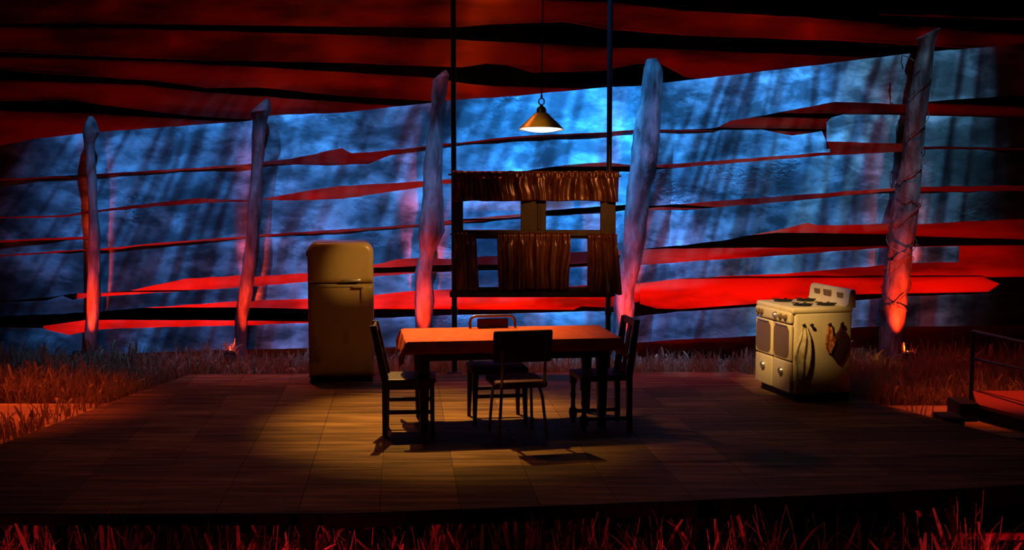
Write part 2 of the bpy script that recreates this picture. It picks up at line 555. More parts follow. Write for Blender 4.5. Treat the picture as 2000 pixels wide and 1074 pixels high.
def clip(poly, region):
    out = poly
    for a, b in zip(region, region[1:] + region[:1]):
        inp, out = out, []
        if not inp:
            break
        def inside(p):
            return (b.x - a.x) * (p.y - a.y) - (b.y - a.y) * (p.x - a.x) >= 0
        for i, p in enumerate(inp):
            q = inp[i - 1]
            if inside(p) != inside(q):
                d1, d2 = p - q, b - a
                den = d1.x * d2.y - d1.y * d2.x
                t = ((a.x - q.x) * d2.y - (a.y - q.y) * d2.x) / den
                out.append(q + d1 * t)
            if inside(p):
                out.append(p)
    return out


TS, TROT = 0.50, R(5.5)
torg = P(879, 881, z=0).xy
ex, ey = Vector((math.cos(TROT), math.sin(TROT))), Vector((-math.sin(TROT), math.cos(TROT)))
full_tile = None
g = 0.0016
random.seed(3)
for i in range(-14, 14):
    for j in range(-8, 14):
        c0 = torg + ex * (i * TS) + ey * (j * TS)
        sq = [c0 + ex * a + ey * b for a, b in ((g, g), (TS - g, g), (TS - g, TS - g), (g, TS - g))]
        cl = clip(sq, DECK)
        if len(cl) < 3:
            continue
        ar = abs(sum(cl[k - 1].x * cl[k].y - cl[k].x * cl[k - 1].y for k in range(len(cl)))) / 2
        if ar < 0.004:
            continue
        if ar > (TS - 2 * g) ** 2 - 1e-5:
            if full_tile is None:
                mb = MB().box((TS / 2, TS / 2, -0.006), (TS - 2 * g, TS - 2 * g, 0.012), bevel=0.001, seg=1)
                t = mb.build('tile', 'tile', deck)
                full_tile = t.data
            else:
                t = bpy.data.objects.new('tile', full_tile)
                C.objects.link(t)
                t.parent = deck
            t.location = (c0.x, c0.y, random.uniform(-0.0008, 0.0012))
            t.rotation_euler = (random.uniform(-.0012, .0012), random.uniform(-.0012, .0012), TROT)
        else:
            MB().prism([(p.x - c0.x, p.y - c0.y) for p in cl], 'z', -0.012, 0.0).build('tile', 'tile', deck).location = (c0.x, c0.y, 0)

# side paths lit in red on either side of the platform
def path_slab(name, label, x0, x1, y0, y1, n):
    r = thing(name, label, None, ((x0 + x1) / 2, (y0 + y1) / 2, -0.10), kind='structure')
    hw = (y1 - y0) / n
    for k in range(n):
        MB().box((0, y0 + hw * (k + .5) - (y0 + y1) / 2, 0.03), (x1 - x0, hw - .012, 0.06), bevel=0.004, seg=1).build('plank', 'path', r)
    return r


path_slab('floor_left', 'plank side path lit orange beyond the left platform edge', -6.6, -3.45, 8.75, 10.62, 8)
path_slab('floor_right', 'plank side path lit orange beyond the right platform edge', 3.35, 4.22, 9.15, 10.52, 6)

# ------------------------------------------------------------------ rear backdrop: red boards with black gaps
mb = MB().box((0, 16.5, 3.2), (26, 0.05, 8.0))
o = mb.build('wall_far', 'drape')
tag(o, 'black drape closing off the stage behind the red boards', kind='structure')
rear = thing('wall_rear', 'backdrop of red boards with black gaps behind the blue plank wall', None, (0, 15.2, -0.1), kind='structure')
RED = [
    ([(1700, 25), (2160, 38)], [(1700, 28), (2160, 43)], 1720, 2160),
    ([(-160, -60), (880, -4), (1180, 3), (1330, 20), (1560, 33), (1780, 50), (2000, 66), (2160, 72)],
     [(-160, 43), (0, 45), (330, 47), (670, 52), (890, 53), (960, 47), (1100, 42), (1180, 56), (1330, 68), (1660, 80), (2000, 100), (2160, 106)], -160, 2160),
    ([(-160, 49), (0, 51), (220, 54), (670, 68), (900, 78), (1180, 92), (1330, 97), (1570, 107), (2160, 130)],
     [(-160, 97), (0, 100), (330, 115), (670, 122), (900, 131), (950, 124), (990, 126), (1040, 141), (1180, 137), (1240, 124), (1290, 124), (1340, 150), (1500, 170), (2160, 190)], -160, 2160),
    ([(-160, 106), (0, 110), (340, 121), (670, 141), (850, 152), (900, 162), (960, 168), (1150, 173), (2160, 215)],
     [(-160, 128), (0, 136), (160, 148), (300, 157), (402, 172), (500, 170), (670, 187), (830, 196), (1000, 207), (2160, 235)], -160, 2160),
    ([(-160, 150), (0, 155), (278, 166), (402, 180), (670, 200), (760, 206), (1000, 216), (2160, 245)],
     [(-160, 195), (0, 197), (124, 194), (200, 205), (369, 226), (500, 234), (800, 240), (2160, 260)], -160, 2160),
    ([(-160, 212), (0, 216), (168, 221), (369, 233), (600, 243), (800, 246), (2160, 265)],
     [(-160, 345), (900, 335), (1000, 322), (1100, 325), (1229, 325), (1330, 329), (2160, 330)], -160, 2160),
    ([(-160, 347), (900, 339), (1000, 340), (1229, 337), (1400, 331), (2160, 332)],
     [(-160, 440), (800, 430), (1030, 425), (1060, 402), (1176, 400), (1300, 397), (1400, 405), (2160, 405)], -160, 2160),
    ([(-160, 443), (800, 433), (1030, 428), (1100, 420), (1226, 412), (1290, 404), (1400, 408), (2160, 408)],
     [(-160, 575), (600, 562), (732, 523), (881, 517), (970, 517), (1112, 516), (1180, 512), (1250, 480), (1330, 471), (1518, 454), (1630, 456), (1739, 457), (1789, 461), (2000, 468), (2160, 472)], -160, 2160),
    ([(-160, 577), (600, 566), (732, 533), (881, 531), (970, 528), (1112, 522), (1180, 517), (1250, 487), (1330, 485), (1500, 484), (1740, 481), (2000, 479), (2160, 478)],
     [(-160, 601), (298, 601), (459, 600), (600, 603), (732, 603), (1119, 605), (1136, 598), (1183, 600), (1243, 590), (1300, 570), (1400, 548), (2160, 538)], 150, 2160),
    ([(1250, 545), (1770, 541), (1918, 540), (1951, 553)],
     [(1250, 593), (1283, 603), (1330, 604), (1437, 596), (1665, 575), (1772, 573), (1930, 570), (1951, 556)], 1250, 1951),
    ([(84, 637), (167, 625), (300, 625), (459, 626), (600, 628), (760, 632)],
     [(84, 640), (134, 660), (200, 668), (760, 665)], 84, 760),
]
for k, (t, b, x0, x1) in enumerate(RED):
    board(rear, t, b, x0, x1, 15.2 - (0.035 if k == 9 else 0) + 0.01 * (k % 2), 'redboard', 0.03, 0.006, 1.0, 11.7 * k, step=40, rows=3)

# ------------------------------------------------------------------ blue plank wall
WY = 13.6
wall = thing('wall_back', 'weathered plank wall of wide wavy boards lit blue behind the posts', None, (0, WY, -0.1), kind='structure')
T_A = [(-160, 305), (0, 285), (60, 272), (180, 258), (300, 250), (486, 236), (530, 225), (670, 220), (838, 201), (868, 196), (995, 188), (1186, 170), (1250, 168), (1330, 158), (1494, 139), (1672, 117), (1782, 104), (1829, 100), (1923, 92), (2000, 84), (2160, 66)]
G1U = [(-160, 358), (0, 350), (165, 341), (300, 333), (480, 321), (516, 316), (563, 311), (636, 296), (668, 289), (687, 300), (787, 291), (831, 285), (868, 281), (900, 278), (1000, 267), (1060, 263), (1180, 258), (1235, 254), (1330, 253), (1400, 250), (1427, 236), (1531, 218), (1632, 199), (1709, 201), (1772, 204), (1819, 198), (1957, 188), (2160, 172)]
G1L = [(-160, 361), (0, 353), (165, 344), (300, 337), (480, 325), (516, 320), (636, 323), (720, 320), (754, 306), (794, 292), (831, 287), (868, 284), (900, 281), (1000, 271), (1060, 267), (1180, 261), (1235, 257), (1330, 257), (1410, 254), (1491, 253), (1548, 265), (1605, 256), (1621, 290)]
G2U = [(-160, 428), (33, 423), (130, 420), (171, 412), (191, 410), (298, 397), (379, 387), (482, 391), (512, 388), (596, 373), (667, 363), (827, 354), (864, 351), (883, 350), (1028, 333), (1102, 322), (1183, 317), (1229, 322), (1283, 323), (1330, 319), (1618, 297), (1622, 296)]
G2L = [(-160, 430), (33, 426), (130, 424), (171, 417), (191, 414), (301, 404), (402, 396), (482, 394), (512, 390), (576, 392), (670, 388), (827, 365), (864, 360), (883, 359), (1028, 345), (1102, 338), (1183, 336), (1229, 335), (1283, 331), (1330, 327), (1618, 303), (1755, 297), (1806, 291), (2000, 293), (2160, 294)]
G3U = [(-160, 476), (0, 470), (87, 465), (167, 462), (182, 462), (186, 486), (201, 485), (301, 475), (402, 467), (476, 462), (509, 458), (670, 448), (817, 437), (868, 431), (1015, 418), (1065, 411), (1176, 403), (1226, 399), (1271, 402), (1330, 398), (1498, 385), (1745, 367), (1799, 365), (2000, 362), (2160, 360)]
G3L = [(-160, 506), (0, 501), (167, 489), (201, 489), (301, 479), (402, 471), (476, 466), (509, 462), (670, 453), (817, 442), (868, 437), (1015, 424), (1065, 422), (1176, 417), (1226, 410), (1271, 411), (1330, 410), (1498, 397), (1745, 373), (1799, 375), (2000, 373), (2160, 372)]
G4U = [(-160, 596), (0, 588), (100, 580), (171, 570), (198, 573), (254, 568), (362, 544), (472, 537), (496, 540), (600, 534), (732, 517), (770, 508), (811, 504), (881, 505), (1000, 498), (1116, 493), (1200, 489), (1260, 486), (1330, 479), (1414, 469), (1514, 450), (1575, 435), (1598, 440), (1742, 437), (1789, 437), (2000, 427), (2160, 420)]
G4L = [(-160, 599), (0, 591), (90, 587), (120, 578), (140, 586), (171, 581), (198, 579), (368, 568), (469, 561), (496, 559), (600, 551), (732, 540), (811, 534), (881, 531), (1000, 527), (1146, 521), (1253, 518), (1330, 512), (1531, 499), (1632, 491), (1732, 484), (1789, 482), (1873, 481)]
E_B = [(-160, 625), (0, 618), (167, 610), (298, 600), (462, 588), (492, 588), (600, 583), (732, 575), (807, 568), (851, 566), (1000, 562), (1250, 553), (1330, 544), (1531, 534), (1732, 517), (1789, 514), (1873, 511)]
F_T = [(-160, 642), (0, 641), (80, 641), (134, 655), (198, 643), (459, 636), (600, 631), (732, 622), (851, 617), (1095, 610), (1179, 608), (1243, 618), (1330, 609), (1437, 602), (1665, 588), (1722, 583), (1772, 579), (2000, 571), (2160, 565)]
F_B = [(-160, 694), (167, 692), (335, 687), (459, 682), (600, 680), (860, 676), (1200, 672), (1330, 663), (1437, 658), (1665, 640), (1722, 636), (1772, 638), (1900, 636), (2160, 632)]
C2_T = [(-160, 479), (0, 474), (87, 469), (182, 466)]
C2_B = [(-160, 502), (0, 498), (182, 486)]
B2_T = [(1615, 240), (1625, 230), (1648, 223), (1769, 225), (1812, 225), (2000, 231), (2160, 236)]
B2_B = [(1615, 276), (1765, 280), (1806, 286), (1900, 287), (2000, 289), (2160, 291)]
LOW_T = [(1180, 668), (1330, 658), (1437, 653), (1722, 631), (2160, 628)]
LOW_B = [(1180, 712), (2160, 715)]
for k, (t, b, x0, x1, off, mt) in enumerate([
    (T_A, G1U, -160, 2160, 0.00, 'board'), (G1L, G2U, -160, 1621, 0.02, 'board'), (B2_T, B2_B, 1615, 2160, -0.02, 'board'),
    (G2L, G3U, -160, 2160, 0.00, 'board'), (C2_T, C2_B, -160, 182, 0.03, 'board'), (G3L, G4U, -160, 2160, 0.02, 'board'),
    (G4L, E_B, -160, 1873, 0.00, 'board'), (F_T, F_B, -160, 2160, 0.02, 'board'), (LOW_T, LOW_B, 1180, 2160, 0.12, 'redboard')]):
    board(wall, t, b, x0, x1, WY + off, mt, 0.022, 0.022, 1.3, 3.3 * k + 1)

# ------------------------------------------------------------------ leaning posts
PY = 13.40
POSTS = [
    ([(173, 181, 227), (166, 188, 240), (162, 193, 259), (163, 184, 276), (168, 186, 310), (169, 188, 346), (173, 190, 398), (173, 196, 460), (172, 195, 485), (171, 195, 545), (169, 194, 611), (165, 191, 653), (168, 190, 683), (174, 193, 716), (175, 193, 740)],
     'thin leaning post with a pointed tip, leftmost, glowing red at its foot'),
    ([(512, 525, 195), (495, 528, 208), (489, 529, 218), (494, 522, 231), (493, 518, 265), (492, 516, 301), (489, 511, 360), (482, 512, 407), (482, 506, 460), (474, 499, 521), (466, 492, 578), (459, 482, 625), (461, 482, 678), (463, 485, 715), (463, 485, 740)],
     'leaning post with a notched top standing left of the refrigerator'),
    ([(862, 872, 139), (845, 878, 152), (844, 874, 168), (843, 871, 184), (841, 861, 228), (836, 866, 268), (829, 864, 318), (826, 864, 350), (819, 868, 427), (817, 869, 451), (821, 848, 494), (812, 844, 534), (809, 848, 588), (811, 844, 635), (812, 846, 700), (812, 846, 735)],
     'pale gnarled post with a sharp red tip between refrigerator and curtained window'),
    ([(1262, 1283, 115), (1258, 1292, 130), (1257, 1295, 143), (1251, 1291, 201), (1236, 1291, 261), (1230, 1286, 318), (1223, 1268, 380), (1216, 1263, 461), (1209, 1253, 508), (1199, 1240, 568), (1198, 1236, 628), (1197, 1233, 700), (1197, 1233, 735)],
     'pale thick leaning post just right of the curtained window'),
    ([(1790, 1833, 66), (1791, 1829, 74), (1795, 1824, 90), (1787, 1821, 125), (1777, 1815, 179), (1768, 1807, 249), (1763, 1801, 309), (1752, 1798, 356), (1741, 1791, 427), (1731, 1782, 497), (1725, 1772, 573), (1718, 1764, 639), (1717, 1760, 671), (1715, 1757, 705), (1713, 1756, 740)],
     'tall leaning post wound with barbed wire, rightmost, behind the stove'),
]
post_axes = []
for k, (rows, label) in enumerate(POSTS):
    y0 = PY
    base = P((rows[-1][0] + rows[-1][1]) / 2, rows[-1][2], y=y0)
    base.z = -0.1
    r = thing('wooden_post', label, 'post', base, 0, 'leaning posts along the plank wall')
    # densify
    dense = []
    for (a0, b0, c0), (a1, b1, c1) in zip(rows, rows[1:]):
        m = max(1, int((c1 - c0) / 14))
        for q in range(m):
            t = q / m
            dense.append((a0 + (a1 - a0) * t, b0 + (b1 - b0) * t, c0 + (c1 - c0) * t))
    dense.append(rows[-1])
    mb = MB()
    n = 16
    rings = []
    axis = []
    for i, (a, b, c) in enumerate(dense):
        ctr = P((a + b) / 2, c, y=y0)
        rad = (b - a) / 2 * y0 / F_PX
        axis.append((ctr.copy(), rad))
        ring = []
        for s in range(n):
            th = 2 * math.pi * s / n
            d = Vector((math.cos(th), math.sin(th), 0))
            q = ctr + d * rad
            k1 = 1 + 0.16 * noise.noise((d.x * 1.6 + 7 * k, d.y * 1.6, ctr.z * 3.4)) + 0.10 * noise.noise((d.x * 3 + 3 * k, d.y * 3, ctr.z * 11)) + 0.05 * noise.noise((d.x * 7, d.y * 7 + k, ctr.z * 20))
            tilt = 0.0
            if i < 3:
                tilt = (0.5 if k in (1, 2, 4) else 0.12) * d.x * rad * (1 - i / 3)
            ring.append(mb.bm.verts.new(ctr + d * rad * k1 + Vector((0, 0, tilt)) - base))
        rings.append(ring)
    for r0, r1_ in zip(rings, rings[1:]):
        for s in range(n):
            mb.bm.faces.new([r0[s], r0[(s + 1) % n], r1_[(s + 1) % n], r1_[s]])
    mb.bm.faces.new(rings[0]); mb.bm.faces.new(rings[-1][::-1])
    mb.build('shaft', 'post', r, smooth=True)
    post_axes.append(axis)

# barbed wire wound round the right-hand post
ax = post_axes[4]
def axis_at(z, axis):
    for (p0, r0), (p1, r1_) in zip(axis, axis[1:]):
        if p1.z <= z <= p0.z:
            t = (p0.z - z) / (p0.z - p1.z)
            return p0.lerp(p1, t), r0 + (r1_ - r0) * t
    return axis[-1] if z < axis[-1][0].z else axis[0]


wb = P(1735, 740, y=PY); wb.z = -0.1
wt = thing('barbed_wire', 'rusty barbed wire spiralling around the tall right-hand post', 'wire', wb)
for turn0, z0, z1, turns, ph in ((0, 0.35, 3.30, 6.0, 0.4), (1, 0.25, 2.4, -3.5, 2.1)):
    pts = []
    nseg = int(abs(turns) * 22)
    for i in range(nseg + 1):
        t = i / nseg
        z = z0 + (z1 - z0) * t
        c, rr = axis_at(z, ax)
        th = ph + 2 * math.pi * turns * t
        rr = rr * 1.10 + 0.008 + 0.006 * math.sin(7 * t * 6)
        pts.append(c + Vector((math.cos(th) * rr, math.sin(th) * rr, 0.05 * math.sin(th * 1.0 + 1))) - wb)
    MB().tube(pts, 0.005, 5).build('strand', 'wire', wt)
    mbb = MB()
    for i in range(6, nseg - 4, 7):
        for q in range(2):
            d = Vector((random.uniform(-1, 1), random.uniform(-1, 0.2), random.uniform(-1, 1))).normalized() * 0.028
            mbb.tube([pts[i] - d * .5, pts[i] + d], [0.005, 0.002], 4)
    tag(mbb.build('barbs', 'wire', wt), kind='stuff')
# the loose end hanging over the top board
le = [P(1800, 128, y=PY - .12), P(1775, 112, y=PY - .1), P(1762, 108, y=PY), P(1760, 122, y=PY), P(1764, 135, y=PY)]
MB().tube([p - wb for p in le], 0.007, 5).build('loose_end', 'wire', wt)

# ------------------------------------------------------------------ red footlights at the posts
def footlight(loc, aim, label, power, angle=62, spread=0.4):
    loc = Vector(loc)
    d = (Vector(aim) - loc).normalized()
    r = thing('footlight', label, 'stage light', (loc.x, loc.y, -0.1), 0, 'red footlights at the posts')
    off = Vector((loc.x, loc.y, -0.1))
    MB().box((0, 0, 0.012), (0.16, 0.12, 0.024), bevel=0.004, seg=1).build('base_plate', 'blackmetal', r)
    for sx in (-.075, .075):
        MB().tube([(sx, 0, 0.02), (sx, 0, loc.z + .1)], 0.008, 6).build('yoke_arm', 'blackmetal', r)
    c = loc - off
    MB().tube([c - d * 0.13, c - d * 0.10, c - d * 0.02, c + d * 0.005], [0.03, 0.055, 0.065, 0.065], 14, cap=True).build('housing', 'blackmetal', r, smooth=True)
    MB().tube([c + d * 0.005, c + d * 0.055], [0.062, 0.07], 14, cap=False).build('hood', 'blackmetal', r, smooth=True, solid=0.003)
    MB().tube([c + d * 0.008, c + d * 0.011], [0.056, 0.05], 14).build('lens', 'lens', r)
    bo = spot('footlight_beam', loc + d * 0.06, aim, power, (1.0, 0.05, 0.010), angle, 0.9, 0.02)
    bo.scale = (spread, 1, 1)      # beam squeezed sideways to the post's width; the fixture has no barn doors


def post_pt(k, z):
    return axis_at(z, post_axes[k])[0]


for k, (dx, dy, pw, za, ang, lab) in enumerate((
    (0.02, -0.50, 210, 0.72, 60, 'red footlight in the grass at the leftmost post'),
    (-0.03, -0.48, 180, 0.72, 60, 'red footlight in the grass at the post left of the refrigerator'),
    (0.02, -0.52, 200, 0.8, 60, 'red footlight at the foot of the post between refrigerator and window'),
    (0.02, -0.52, 200, 0.8, 60, 'red footlight at the foot of the post right of the window'),
    (0.02, -0.60, 290, 0.80, 60, 'red footlight in the grass at the wired post behind the stove'))):
    b = post_pt(k, 0.0)
    footlight((b.x + dx, b.y + dy, 0.04), post_pt(k, za), lab, pw, ang, (0.26, 0.29, 0.38, 0.40, 0.50)[k])


# ------------------------------------------------------------------ refrigerator
fb = P(668, 748, z=0)
FR = 8.0
fw, fh, fd = 0.655, 1.415, 0.60
dirf = Vector((math.sin(R(FR)), -math.cos(R(FR)), 0))
fr = thing('refrigerator', 'old round-shouldered cream refrigerator with rust stains at the left of the table', 'refrigerator', fb - dirf * fd / 2, FR)


def round_top(w_, z0, z1, rad, n=8, bottom=0.0):
    """outline of a door: round upper corners"""
    pts = []
    if bottom:
        for k in range(5):
            a = math.pi + math.pi / 2 * k / 4
            pts.append((-w_ / 2 + bottom + bottom * math.cos(a), z0 + bottom + bottom * math.sin(a)))
        for k in range(5):
            a = 1.5 * math.pi + math.pi / 2 * k / 4
            pts.append((w_ / 2 - bottom + bottom * math.cos(a), z0 + bottom + bottom * math.sin(a)))
    else:
        pts += [(-w_ / 2, z0), (w_ / 2, z0)]
    for k in range(n + 1):
        a = math.pi / 2 * k / n
        pts.append((w_ / 2 - rad + rad * math.cos(a), z1 - rad + rad * math.sin(a)))
    for k in range(n + 1):
        a = math.pi / 2 + math.pi / 2 * k / n
        pts.append((-w_ / 2 + rad + rad * math.cos(a), z1 - rad + rad * math.sin(a)))
    return pts


def puffed(outline, y_edge, y_front, name, material, parent, inset=0.05, steps=5):
    """a door skin: outline inset toward the front in a rounded profile"""
    mb = MB()
    cx = sum(p[0] for p in outline) / len(outline)
    z0, z1 = min(p[1] for p in outline), max(p[1] for p in outline)
    x0, x1 = min(p[0] for p in outline), max(p[0] for p in outline)
    cz = (z0 + z1) / 2
    rings = [[mb.bm.verts.new((x, y_edge + 0.03, z)) for x, z in outline]]
    for s in range(steps + 1):
        a = math.pi / 2 * s / steps
        ins = inset * (1 - math.cos(a))
        yy = y_edge + (y_front - y_edge) * math.sin(a)
        kx = 1 - 2 * ins / (x1 - x0)
        kz = 1 - 2 * ins / (z1 - z0)
        rings.append([mb.bm.verts.new((cx + (x - cx) * kx, yy, cz + (z - cz) * kz)) for x, z in outline])
    n = len(outline)
    for r0, r1_ in zip(rings, rings[1:]):
        for k in range(n):
            mb.bm.faces.new([r0[k], r0[(k + 1) % n], r1_[(k + 1) % n], r1_[k]])
    mb.bm.faces.new(rings[-1]); mb.bm.faces.new(rings[0][::-1])
    return mb.build(name, material, parent, smooth=True)


yf = -fd / 2
mb = MB().prism(round_top(fw, 0.05, fh - .004, 0.10), 'y', yf + 0.08, fd / 2)
mb.build('cabinet', 'fridge', fr, smooth=True)
ZS = 1.005
puffed(round_top(fw, ZS + .006, fh, 0.095, bottom=0.01), yf + 0.05, yf + 0.0, 'freezer_door', 'fridge', fr, 0.055)
ld = puffed(round_top(fw, 0.075, ZS - .006, 0.02, bottom=0.03), yf + 0.05, yf + 0.0, 'door', 'fridge', fr, 0.05)
MB().box((-0.02, yf - .004, ZS - .03), (0.36, 0.012, 0.012), bevel=0.003).build('trim_strip', 'chrome', fr)
h = MB().box((0.10, yf - .022, ZS + .032), (0.19, 0.018, 0.02), bevel=0.006).box((0.18, yf - .01, ZS + .032), (0.03, 0.03, 0.028), bevel=0.006)
h.build('freezer_handle', 'chrome', fr, smooth=True)
h = MB().box((0.215, yf - .010, ZS - .10), (0.034, 0.03, 0.17), bevel=0.008).box((0.17, yf - .034, ZS - .03), (0.11, 0.018, 0.022), bevel=0.006)
h.build('door_handle', 'fridge', fr, smooth=True)
MB().box((-fw / 2 - .004, yf + .06, fh - .11), (0.018, 0.03, 0.06), bevel=0.005).build('hinge', 'chrome', fr)
MB().box((0, 0.02, 0.03), (fw - .04, fd - .08, 0.06)).build('toe_kick', 'black', fr)

# ------------------------------------------------------------------ stove
SR = 13.0
sw_, sd_, sh_ = 0.76, 0.60, 0.865     # width (local y), depth (local x), height
rot = Matrix.Rotation(R(SR), 4, 'Z')
nc = P(1546, 786, z=0)
sc_ = nc - rot @ Vector((-sd_ / 2, -sw_ / 2, 0))
st = thing('stove', 'old cream enamel kitchen stove with rounded corners standing turned at the right', 'stove', sc_, SR)
MB().box((0.01, 0, 0.45), (sd_ - .02, sw_, 0.76), bevel=0.03, seg=4).build('body', 'enamel', st, smooth=True)
MB().box((0.02, 0, 0.035), (sd_ - .06, sw_ - .04, 0.07)).build('plinth', 'black', st)
MB().box((-0.005, 0, 0.842), (sd_ + .02, sw_ + .012, 0.06), bevel=0.026, seg=4).build('cooktop', 'enamel', st, smooth=True)
for bx, by in ((-0.12, -.2), (-.12, .2), (.12, -.2), (.12, .2)):
    mb = MB().lathe([(0.085, 0.873), (0.085, 0.882), (0.065, 0.885), (0.03, 0.878), (0.0, 0.878)], 18, (bx, by, 0))
    for q in range(4):
        a = math.pi / 4 + q * math.pi / 2
        mb.tube([(bx + .03 * math.cos(a), by + .03 * math.sin(a), .892), (bx + .1 * math.cos(a), by + .1 * math.sin(a), .892)], 0.006, 5)
    mb.build('burner', 'black', st)
# control panel and its knobs on the front (local -x)
MB().box((-sd_ / 2 - .005, 0, 0.775), (0.05, sw_ - .03, 0.105), bevel=0.02, seg=3).build('control_panel', 'enamel', st, smooth=True)
for yk in (-.30, -.20, -.09, .20, .27):
    big = 1.35 if yk == -.09 else 1.0
    kx = -sd_ / 2 - .03
    k_ = MB().tube([(kx, yk, 0.778), (kx - .014, yk, .778), (kx - .03, yk, .778)], [0.026 * big, 0.024 * big, 0.017 * big], 14)
    k_.build('knob', 'chrome' if big > 1.2 else 'enamel_dark', st, smooth=True)
# two doors, two drawers with round handles
for yd, wd in ((-.19, .355), (.19, .355)):
    dr = MB().box((-sd_ / 2 - .004, yd, 0.545), (0.03, wd, 0.33), bevel=0.012, seg=3).build('oven_door', 'enamel', st, smooth=True)
    MB().prism(round_top(wd - .05, 0.40, 0.685, 0.05, bottom=0.06), 'x', -sd_ / 2 - .024, -sd_ / 2 - .012).build('door_panel', 'enamel_dark', dr).location = (0, yd, 0)
    MB().box((-sd_ / 2 - .028, yd, 0.698), (0.012, wd * .7, 0.012), bevel=0.004).build('door_handle', 'chrome', dr, smooth=True)
    dw = MB().box((-sd_ / 2 - .004, yd, 0.225), (0.03, wd, 0.285), bevel=0.012, seg=3).build('drawer', 'enamel', st, smooth=True)
    MB().tube([(-sd_ / 2 - .018, yd - .02, 0.27), (-sd_ / 2 - .035, yd - .02, .27), (-sd_ / 2 - .05, yd - .02, .27)], [0.02, 0.038, 0.028], 16).build('drawer_knob', 'chrome', dw, smooth=True)
# splashback at the back edge (local +x)
sb = MB()
prof = [(0.215, 0.86), (0.325, 0.86), (0.325, 1.0), (0.318, 1.018), (0.30, 1.028), (0.275, 1.022), (0.262, 1.0), (0.25, 0.90)]
sb.prism([(a, b) for a, b in prof], 'y', -sw_ / 2, sw_ / 2)
sbo = sb.build('splashback', 'enamel', st, smooth=True)
for yk, hw_, hz in ((-.22, .05, .024), (.02, .07, .03), (.22, .05, .024)):
    MB().box((0.252, yk, 0.965), (0.016, hw_ * 2, hz * 2), bevel=0.004, rot=(0, R(-8), 0)).build('dial_plate', 'enamel_dark', sbo)
MB().tube([(0.295, -sw_ / 2 - .006, 0.998), (0.295, -sw_ / 2 + .004, .998)], 0.011, 10).build('bolt', 'black', sbo)
# hooks on the near side
for hx in (-.205, -.125, .055, .180):
    MB().tube([(hx, -sw_ / 2 + .004, .712), (hx, -sw_ / 2 - .014, .712), (hx, -sw_ / 2 - .032, .712), (hx, -sw_ / 2 - .042, .712)], [0.008, 0.009, 0.018, 0.012], 10).build('hook', 'black', st, smooth=True)


def hang(name, label, cat, hx, material, outline, thick, folds, amp, z_top=.712):
    """a cloth hung from a hook: outline = rows (z below hook, left, right)"""
    base = sc_ + rot @ Vector((hx, -sw_ / 2 - .02, z_top))
    r = thing(name, label, cat, base, SR)
    nu, nv = 18, 26

    def sheet(side):
        def fn(u, v):
            zz = -outline[-1][0] * v
            for (z0, l0, r0), (z1, l1, r1_) in zip(outline, outline[1:]):
                if z0 <= -zz <= z1 + 1e-6:
                    t = (-zz - z0) / (z1 - z0)
                    l, rr = l0 + (l1 - l0) * t, r0 + (r1_ - r0) * t
                    break
            x = l + (rr - l) * u
            bulge = thick * math.sin(math.pi * u) ** .5 * min(1, .35 + v * 3)
            y = -bulge * side - amp * math.sin(u * folds * math.pi * 2 + v * 2.2) * min(1, .3 + v * 2)
            return Vector((x, y if side else min(y, 0.012), zz + 0.012 * math.sin(u * 9) * v))
        return fn
    MB().grid(sheet(1), nu, nv).grid(sheet(0), nu, nv).build('fabric', material, r, smooth=True)
    MB().tube([(0.0 + .012 * math.cos(a), -.012, .0 + .022 * math.sin(a)) for a in [k * math.pi / 6 for k in range(13)]], 0.004, 5).build('loop', material, r)
    return r


hang('dish_towel', 'cream fringed dish towel hanging in folds on the near side of the stove', 'towel', -.205, 'towel',
     [(0, -.015, .03), (.10, -.04, .07), (.22, -.085, .095), (.30, -.10, .10), (.40, -.075, .085), (.50, -.065, .035)], .030, 2.5, .012)
hang('oven_mitt', 'orange patterned oven mitt hanging in the middle of the stove side', 'oven mitt', .055, 'mitt',
     [(0, -.015, .015), (.05, -.025, .03), (.10, -.035, .04), (.15, -.04, .085), (.19, -.045, .075), (.22, -.035, .04), (.25, -.02, .02)], .028, 1.5, .010)
hang('potholder', 'dark plum potholder hanging by its corner nearest the stove back', 'potholder', .180, 'potholder',
     [(0, -.012, .012), (.05, -.03, .03), (.12, -.09, .075), (.17, -.11, .09), (.24, -.10, .08), (.32, -.075, .035), (.36, -.04, .0)], .012, 1.0, .004)

# ------------------------------------------------------------------ table and tablecloth
TR = 8.0
tc_ = P(993, 652, z=0.75); tc_.z = 0
tw, td = 1.74, 0.84
tb = thing('dining_table', 'dark wooden dining table with square tapering legs under the orange cloth', 'table', tc_, TR)
MB().box((0, 0, 0.735), (tw, td, 0.028), bevel=0.006).build('tabletop', 'darkwood', tb)
for s in (-1, 1):
    MB().box((0, s * (td / 2 - .09), 0.655), (tw - .26, 0.025, 0.135)).build('apron', 'darkwood', tb)
    MB().box((s * (tw / 2 - .13), 0, 0.655), (0.025, td - .2, 0.135)).build('apron', 'darkwood', tb)
for sx in (-1, 1):
    for sy in (-1, 1):
        MB().bar((sx * (tw / 2 - .14), sy * (td / 2 - .10), 0.72), (sx * (tw / 2 - .14), sy * (td / 2 - .10), 0.0), 0.098, 0.098, 0.58).build('leg', 'darkwood', tb)

cl = thing('tablecloth', 'rust-orange cloth spread over the dining table with hanging corners', 'tablecloth', tc_ + Vector((0, 0, 0.75)), TR)
ohx, ohy = 0.17, 0.10


